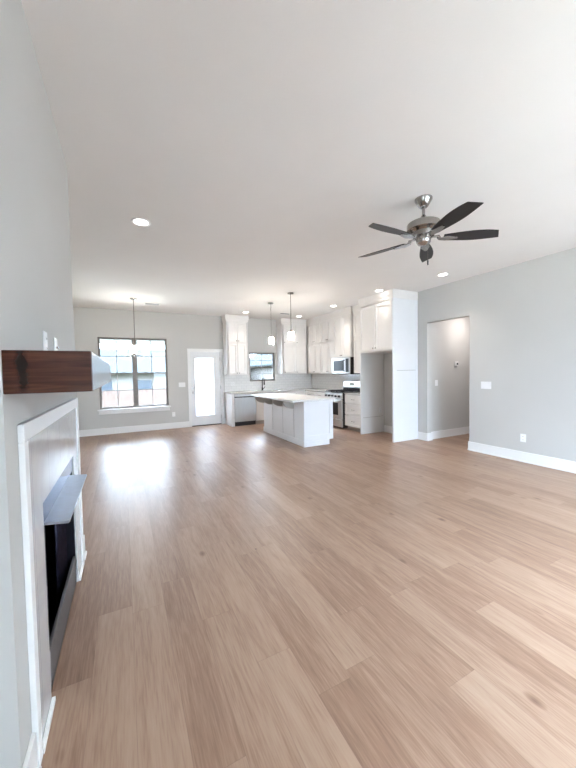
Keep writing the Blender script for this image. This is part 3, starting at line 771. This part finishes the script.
# dishwasher
t = thing('dishwasher', 'stainless steel dishwasher under the counter at the left of the kitchen', 'dishwasher', (2.625, BY, 0))
obj('tub', box(0.001, 0.612, 0.0, 0.58, 0.105, 0.868), M['matblack'], t)
obj('door_panel', box(0.004, 0.609, -0.035, -0.001, 0.12, 0.775, bevel=0.004), M['steel'], t)
obj('control_strip', box(0.004, 0.609, -0.030, -0.001, 0.80, 0.866, bevel=0.004), M['steel'], t)
obj('pocket_handle', box(0.004, 0.609, -0.012, -0.001, 0.776, 0.799), M['black'], t)
obj('toe_grille', box(0.002, 0.611, 0.03, 0.07, 0.0, 0.118), M['matblack'], t)

# gas range
t = thing('gas_range', 'stainless gas range with black cooktop under the microwave', 'range', (4.79, 7.181, 0), RZ_R)
Wr, Dr = 0.757, XR-4.79-0.02
obj('range_body', box(0.0, Wr, 0.0, Dr, 0.03, 0.905), M['black'], t)
bm = new_bm(); add_box(bm, 0.006, Wr-0.006, -0.042, -0.001, 0.245, 0.735, 0.005); dr_ = obj('oven_door', bm, M['steel'], t)
obj('oven_window', box(0.15, Wr-0.15, -0.046, -0.042, 0.345, 0.655, bevel=0.002), M['black'], dr_)
bm = new_bm(); add_tube(bm, [(0.06, -0.042, 0.70), (0.06, -0.085, 0.70), (Wr-0.06, -0.085, 0.70), (Wr-0.06, -0.042, 0.70)], 0.011, 10); obj('door_handle', bm, M['steel'], dr_, True)
obj('storage_drawer', box(0.006, Wr-0.006, -0.038, -0.001, 0.05, 0.235, bevel=0.005), M['steel'], t)
bm = new_bm(); add_prism(bm, [(-0.001, 0.745), (-0.05, 0.75), (-0.035, 0.893), (-0.001, 0.905)], 0.003, Wr-0.003, 'x'); cp = obj('control_panel', bm, M['steel'], t)
for k in range(5):
    x = 0.09+k*(Wr-0.18)/4
    bm = new_bm(); add_tube(bm, [(x, -0.044, 0.82), (x, -0.055, 0.819), (x, -0.078, 0.817)], [0.028, 0.026, 0.021], 14); obj('burner_knob', bm, M['black'], cp, True)
obj('cooktop', box(-0.002, Wr+0.002, -0.03, Dr-0.06, 0.906, 0.918, bevel=0.003), M['black'], t)
for k in range(3):
    a = 0.02+k*(Wr-0.04)/3; b = a+(Wr-0.04)/3-0.008
    bm = new_bm()
    for xx in (a, b-0.012): add_box(bm, xx, xx+0.012, 0.0, Dr-0.10, 0.935, 0.947)
    for yy in (0.0, 0.13, 0.26, 0.39, Dr-0.112): add_box(bm, a, b, yy, yy+0.012, 0.935, 0.947)
    for xx in (a, b-0.012):
        for yy in (0.0, Dr-0.112): add_box(bm, xx, xx+0.012, yy, yy+0.012, 0.918, 0.935)
    obj('grate', bm, M['matblack'], t)
for x, y in ((0.17, 0.12), (0.58, 0.12), (0.17, 0.40), (0.58, 0.40)):
    bm = new_bm(); add_lathe(bm, [(0, 0.918), (0.05, 0.918), (0.05, 0.926), (0.03, 0.932), (0, 0.932)], x, y, 20); obj('burner', bm, M['matblack'], t)
bm = new_bm(); add_prism(bm, [(Dr-0.055, 0.919), (Dr-0.065, 1.03), (Dr-0.048, 1.172), (Dr-0.002, 1.172), (Dr-0.002, 0.919)], 0.0, Wr, 'x'); bgd = obj('backguard', bm, M['steel'], t)
obj('vent_strip', box(0.01, Wr-0.01, Dr-0.072, Dr-0.056, 0.92, 1.00), M['black'], t)
obj('clock_display', box(0.27, 0.47, Dr-0.067, Dr-0.052, 1.055, 1.13), M['screen'], bgd)
obj('backguard_end', box(Wr+0.0005, Wr+0.004, Dr-0.06, Dr, 0.919, 1.172), M['black'], t)

# microwave
t = thing('microwave', 'stainless over-the-range microwave with black control panel', 'microwave', (5.03, 7.178, 1.362), RZ_R)
Dm = XR-5.03-0.012
obj('microwave_body', box(0, Wr, 0.0, Dm, 0.0, 0.434), M['black'], t)
bm = new_bm(); add_box(bm, 0.0, 0.585, -0.03, -0.001, 0.02, 0.434, 0.004); d_ = obj('microwave_door', bm, M['steel'], t)
obj('door_window', box(0.065, 0.50, -0.033, -0.030, 0.09, 0.36, bevel=0.001, segs=1), M['black'], d_)
bm = new_bm(); add_tube(bm, [(0.555, -0.03, 0.09), (0.555, -0.065, 0.09), (0.555, -0.065, 0.36), (0.555, -0.03, 0.36)], 0.012, 10); obj('door_handle', bm, M['black'], d_, True)
obj('control_panel', box(0.59, Wr, -0.03, -0.001, 0.02, 0.434, bevel=0.003), M['steel'], t)
obj('keypad', box(0.60, 0.72, -0.033, -0.03, 0.06, 0.40), M['black'], t)
obj('bottom_vent', box(0.002, Wr-0.002, -0.025, -0.001, 0.0, 0.018), M['matblack'], t)

# ------------------------------------------------------------------ island
IX0, IX1, IY0, IY1 = 3.035, 3.70, 5.30, 7.30
t = thing('kitchen_island', 'white panelled kitchen island with grey corbels in front of the kitchen', 'kitchen island', (IX0, IY0, 0))
w_, l_ = IX1-IX0, IY1-IY0
bm = new_bm(); add_box(bm, 0.012, w_, 0.012, l_, 0.10, 0.872); add_box(bm, 0.012, w_-0.09, 0.012, l_-0.01, 0.0, 0.10); obj('island_body', bm, M['island'], t)
bm = new_bm(); add_slab(bm, 0.0, w_, 0.1, 0.872, 0.0, 0.012, 'y', [(0.085, w_-0.08, 0.205, 0.815)]); obj('end_panel_frame', bm, M['island'], t)
seams = [0.43, 0.94, 1.47]
bm = new_bm(); xs = [0.012] + seams + [l_]
for a, b in zip(xs, xs[1:]): add_box(bm, 0.0, 0.012, a+(0.011 if a > 0.1 else 0), b-0.011, 0.1, 0.872, 0.003, 1)
obj('side_panel', bm, M['island'], t)
bm = new_bm()
for s in seams: add_box(bm, 0.006, 0.0118, s-0.0105, s+0.0105, 0.12, 0.872)
obj('panel_groove', bm, M['gray_plastic'], t)
bm = new_bm(); add_box(bm, -0.016, -0.0005, -0.016, l_, 0.0, 0.115, 0.003, 1); add_box(bm, -0.0005, w_-0.1, -0.016, -0.0005, 0.0, 0.098, 0.003, 1); obj('base_trim', bm, M['island'], t)
for s in seams + [1.94]:
    bm = new_bm(); n = 12; R1, R2 = 0.235, 0.155
    poly = [(-0.0005, 0.872), (-R1, 0.872), (-R1, 0.862)] + [(-R1*math.cos(k*PI/2/n)**0.9 if k < n else -0.0005, 0.862-(R2)*math.sin(k*PI/2/n)) for k in range(1, n+1)]
    add_prism(bm, poly, s-0.018, s+0.018, 'y'); obj('corbel', bm, M['corbel'], t)['label'] = 'grey curved corbel'
for k in range(3):
    a = 0.03+k*0.65
    bm = new_bm(); add_box(bm, w_+0.0005, w_+0.02, a, a+0.645, 0.12, 0.86, 0.003, 1); obj('door', bm, M['island'], t)
tag(obj('island_countertop', box(2.77, 3.74, 5.262, 7.44, 0.874, 0.912, bevel=0.003), M['counter']), 'white quartz island top overhanging its corbels', 'countertop')

# ------------------------------------------------------------------ ceiling things
GRP = None
def recessed(label, x, y, z=ZC, watts=LAMP_W, col=LAMP_COL, spread=100):
    t = thing('recessed_light', label, 'ceiling light', (x, y, z))
    bm = new_bm(); add_lathe(bm, [(0.068, -0.004), (0.092, -0.010), (0.098, -0.006), (0.098, -0.0005), (0.068, -0.0005), (0.068, -0.004)], 0, 0, 32); obj('trim_ring', bm, M['plate'], t, True)
    bm = new_bm(); add_lathe(bm, [(0, -0.005), (0.067, -0.005), (0.067, -0.001), (0, -0.001)], 0, 0, 32); obj('light_lens', bm, M['lens'], t)
    l = bpy.data.lights.new('lamp', 'AREA'); l.shape = 'DISK'; l.size = 0.13; l.energy = watts; l.color = col; l.spread = math.radians(spread)
    o = bpy.data.objects.new('lamp', l); COL.objects.link(o); o.parent = t; o.location = (0, 0, -0.014)
    return t
recessed('recessed ceiling light alone at the left, nearest the fireplace', 0.21, 3.755)
recessed('recessed ceiling light just right of the ceiling fan, near the right wall', 4.86, 3.69)
recessed('recessed ceiling light beside the top of the refrigerator enclosure', 4.61, 4.95, watts=0.8)
recessed('recessed ceiling light in front of the cabinet over the microwave', 4.64, 6.57)
recessed('recessed ceiling light in front of the cabinet left of the sink window', 2.921, 8.12)
recessed('recessed ceiling light in the kitchen corner right of the pendants', 4.55, 8.15)
recessed('unseen recessed ceiling light added for brightness behind the camera at the left', 0.21, 0.3)  # out of view, added to brighten the near end of the room
recessed('unseen recessed ceiling light added for brightness beyond the right edge of view', 4.86, 0.5)  # also out of view and added for its light
recessed('recessed ceiling light in the hallway ceiling', 6.5, 3.98, 2.75, 9.0, (1.0, 0.92, 0.89), 170)

def vent(label, x, y, w_, d_):
    t = thing('ceiling_vent', label, 'vent', (x, y, ZC))
    bm = new_bm(); add_slab(bm, -w_/2, w_/2, -d_/2, d_/2, -0.012, -0.0005, 'z', [(-w_/2+0.02, w_/2-0.02, -d_/2+0.02, d_/2-0.02)]); obj('vent_frame', bm, M['plate'], t)
    bm = new_bm(); n = 6
    for k in range(n):
        y0 = -d_/2+0.02+(d_-0.04)*k/n
        add_prism(bm, [(y0, -0.003), (y0+0.003, -0.003), (y0+0.016, -0.011), (y0+0.013, -0.011)], -w_/2+0.02, w_/2-0.02, 'x')
    obj('louver', bm, M['gray_plastic'], t)
    obj('duct_backing', box(-w_/2+0.021, w_/2-0.021, -d_/2+0.021, d_/2-0.021, -0.002, -0.0005), M['gray_plastic'], t)
vent('white ceiling vent beside the chandelier canopy', 0.62, 7.95, 0.32, 0.17)
vent('white ceiling vent between the two pendants and the sink window', 3.97, 7.9, 0.32, 0.17)

# ceiling fan
t = thing('ceiling_fan', 'five-bladed ceiling fan with brushed nickel motor and dark blades', 'ceiling fan', (2.557, 2.15, ZC))
bm = new_bm(); add_lathe(bm, [(0, -0.0005), (0.078, -0.0005), (0.078, -0.014), (0.048, -0.066), (0.036, -0.080), (0, -0.080)], n=36); obj('canopy', bm, M['nickel'], t, True)
bm = new_bm(); add_tube(bm, [(0, 0, -0.085), (0, 0, -0.20)], 0.014, 16); add_lathe(bm, [(0.015, -0.15), (0.028, -0.17), (0.045, -0.198), (0, -0.198)], n=24); obj('downrod', bm, M['nickel'], t, True)
bm = new_bm(); add_lathe(bm, [(0, -0.195), (0.05, -0.197), (0.128, -0.222), (0.145, -0.232), (0.149, -0.242), (0.149, -0.292), (0.143, -0.298), (0.118, -0.300), (0.100, -0.312), (0.094, -0.352), (0, -0.352)], n=48); obj('motor_housing', bm, M['nickel'], t, True)
bm = new_bm(); add_lathe(bm, [(0, -0.351), (0.066, -0.351), (0.068, -0.365), (0.064, -0.405), (0.048, -0.425), (0.02, -0.434), (0, -0.435)], n=36); obj('switch_housing', bm, M['nickel'], t, True)
bm = new_bm(); add_tube(bm, [(0.022, -0.03, -0.425), (0.022, -0.03, -0.575)], 0.0016, 6); pc = obj('pull_chain', bm, M['nickel'], t)
bm = new_bm(); add_tube(bm, [(0.022, -0.03, -0.575), (0.022, -0.03, -0.58), (0.022, -0.03, -0.62)], [0.003, 0.007, 0.006], 10); obj('chain_fob', bm, M['matblack'], pc, True)
b0 = i0 = None
for k in range(5):
    ang = math.radians(36+72*k)
    if b0 is None:
        n = 14; rows = []
        bm = new_bm(); pit = math.radians(-12)
        for i in range(n+1):
            u = i/n; xx = 0.175+0.48*u
            hw_ = 0.040+0.030*math.sin(min(1, u*1.5)*PI/2)
            if u > 0.5: hw_ -= 0.020*((u-0.5)/0.5)**2
            sk = 0.012*u*u
            rows.append([bm.verts.new((xx+0.10*s*max(0, u-0.8), s*hw_*math.cos(pit)+sk, z_+s*hw_*math.sin(pit))) for s in (-1, -0.5, 0, 0.5, 1) for z_ in (0.0035, -0.0035)])
        for a, b in zip(rows, rows[1:]):
            for j in range(4):
                bm.faces.new((a[2*j], a[2*j+2], b[2*j+2], b[2*j])); bm.faces.new((a[2*j+1], b[2*j+1], b[2*j+3], a[2*j+3]))
            bm.faces.new((a[0], b[0], b[1], a[1])); bm.faces.new((a[8], a[9], b[9], b[8]))
        for a in (rows[0], rows[-1]): bm.faces.new((a[0], a[2], a[4], a[6], a[8], a[9], a[7], a[5], a[3], a[1]))
        b0 = obj('blade', bm, M['fan_blade'], t, True)
        bm = new_bm()
        add_box(bm, 0.075, 0.14, -0.016, 0.016, 0.010, 0.020)
        add_prism(bm, [(0.13, -0.016), (0.20, -0.042), (0.30, -0.012), (0.30, 0.012), (0.20, 0.042), (0.13, 0.016)], -0.016, -0.008, 'z')
        add_prism(bm, [(0.13, 0.020), (0.15, 0.0), (0.15, -0.016), (0.13, -0.010), (0.12, 0.010)], -0.016, 0.016, 'y')
        i0 = obj('blade_iron', bm, M['nickel'], t, True)
        bl, ir = b0, i0
    else:
        bl, ir = b0.copy(), i0.copy()
        for q in (bl, ir): COL.objects.link(q); q.parent = t
    for q in (bl, ir): q.location = (0, 0, -0.37); q.rotation_euler = (0, 0, ang)

# pendants over the island
def pendant(label, x, y, link):
    t = thing('pendant_light', label, 'pendant light', (x, y, ZC))
    bm = new_bm(); add_lathe(bm, [(0, -0.0005), (0.062, -0.0005), (0.062, -0.016), (0.05, -0.024), (0, -0.024)], n=28); obj('canopy', bm, M['nickel'], t, True)
    bm = new_bm()
    if link: add_tube(bm, [(0, 0, -0.024), (0.004, 0, -0.09), (-0.004, 0, -0.15), (0, 0, -0.21), (0, 0, -0.76)], [0.008, 0.007, 0.007, 0.004, 0.004], 10)
    else: add_tube(bm, [(0, 0, -0.024), (0, 0, -0.76)], 0.0075, 10)
    obj('stem', bm, M['nickel'], t, True)
    bm = new_bm(); add_lathe(bm, [(0, -0.745), (0.022, -0.745), (0.034, -0.772), (0.034, -0.785), (0, -0.785)], n=24); obj('socket_cap', bm, M['nickel'], t, True)
    bm = new_bm(); add_lathe(bm, [(0.02, -0.783), (0.056, -0.785), (0.06, -0.80), (0.06, -0.952), (0.056, -0.952), (0.056, -0.80), (0.02, -0.79)], n=32); obj('glass_shade', bm, M['pendant_glass'], t, True)
    l = bpy.data.lights.new('bulb', 'POINT'); l.energy = 25.0; l.color = (1.0, 0.90, 0.80); l.shadow_soft_size = 0.03
    o = bpy.data.objects.new('bulb', l); COL.objects.link(o); o.parent = t; o.location = (0, 0, -0.87)
pendant('white glass pendant light farther from the camera, hanging from a chain link cord', 3.075, 6.843, True)
pendant('white glass pendant light nearer to the camera, seen in front of the corner cabinets', 3.062, 5.827, False)

# chandelier
t = thing('chandelier', 'nickel chandelier with white glass shades hanging before the dining window', 'chandelier', (0.225, 7.548, ZC))
bm = new_bm(); add_lathe(bm, [(0, -0.0005), (0.068, -0.0005), (0.068, -0.014), (0.05, -0.026), (0, -0.026)], n=28); obj('canopy', bm, M['nickel'], t, True)
bm = new_bm(); add_tube(bm, [(0, 0, -0.026), (0, 0, -1.17)], 0.0075, 10); obj('stem', bm, M['nickel'], t, True)
bm = new_bm(); add_lathe(bm, [(0, -1.14), (0.018, -1.14), (0.026, -1.16), (0.026, -1.20), (0.012, -1.225), (0, -1.235)], n=24); obj('hub', bm, M['nickel'], t, True)
M['shade'] = M['pendant_glass']
for a in (152, 32, 262):
    c, s = math.cos(math.radians(a)), math.sin(math.radians(a)); R = 0.255
    bm = new_bm(); add_tube(bm, [(0.02*c, 0.02*s, -1.18), (0.12*c, 0.12*s, -1.205), (0.22*c, 0.22*s, -1.205), (R*c, R*s, -1.185), (R*c, R*s, -1.17)], 0.008, 10); arm = obj('arm', bm, M['nickel'], t, True)
    bm = new_bm(); add_lathe(bm, [(0, -1.186), (0.03, -1.186), (0.036, -1.176), (0.03, -1.17), (0, -1.17)], R*c, R*s, 24); obj('cup', bm, M['nickel'], arm, True)
    l = bpy.data.lights.new('bulb', 'POINT'); l.energy = 7.0; l.color = (1.0, 0.90, 0.76); l.shadow_soft_size = 0.02
    o = bpy.data.objects.new('bulb', l); COL.objects.link(o); o.parent = arm; o.location = (R*c, R*s, -1.10)
    bm = new_bm(); add_lathe(bm, [(0.012, -1.174), (0.054, -1.174), (0.058, -1.165), (0.058, -1.01), (0.054, -1.01), (0.054, -1.16), (0.012, -1.168)], R*c, R*s, 28); obj('glass_shade', bm, M['shade'], arm, True)
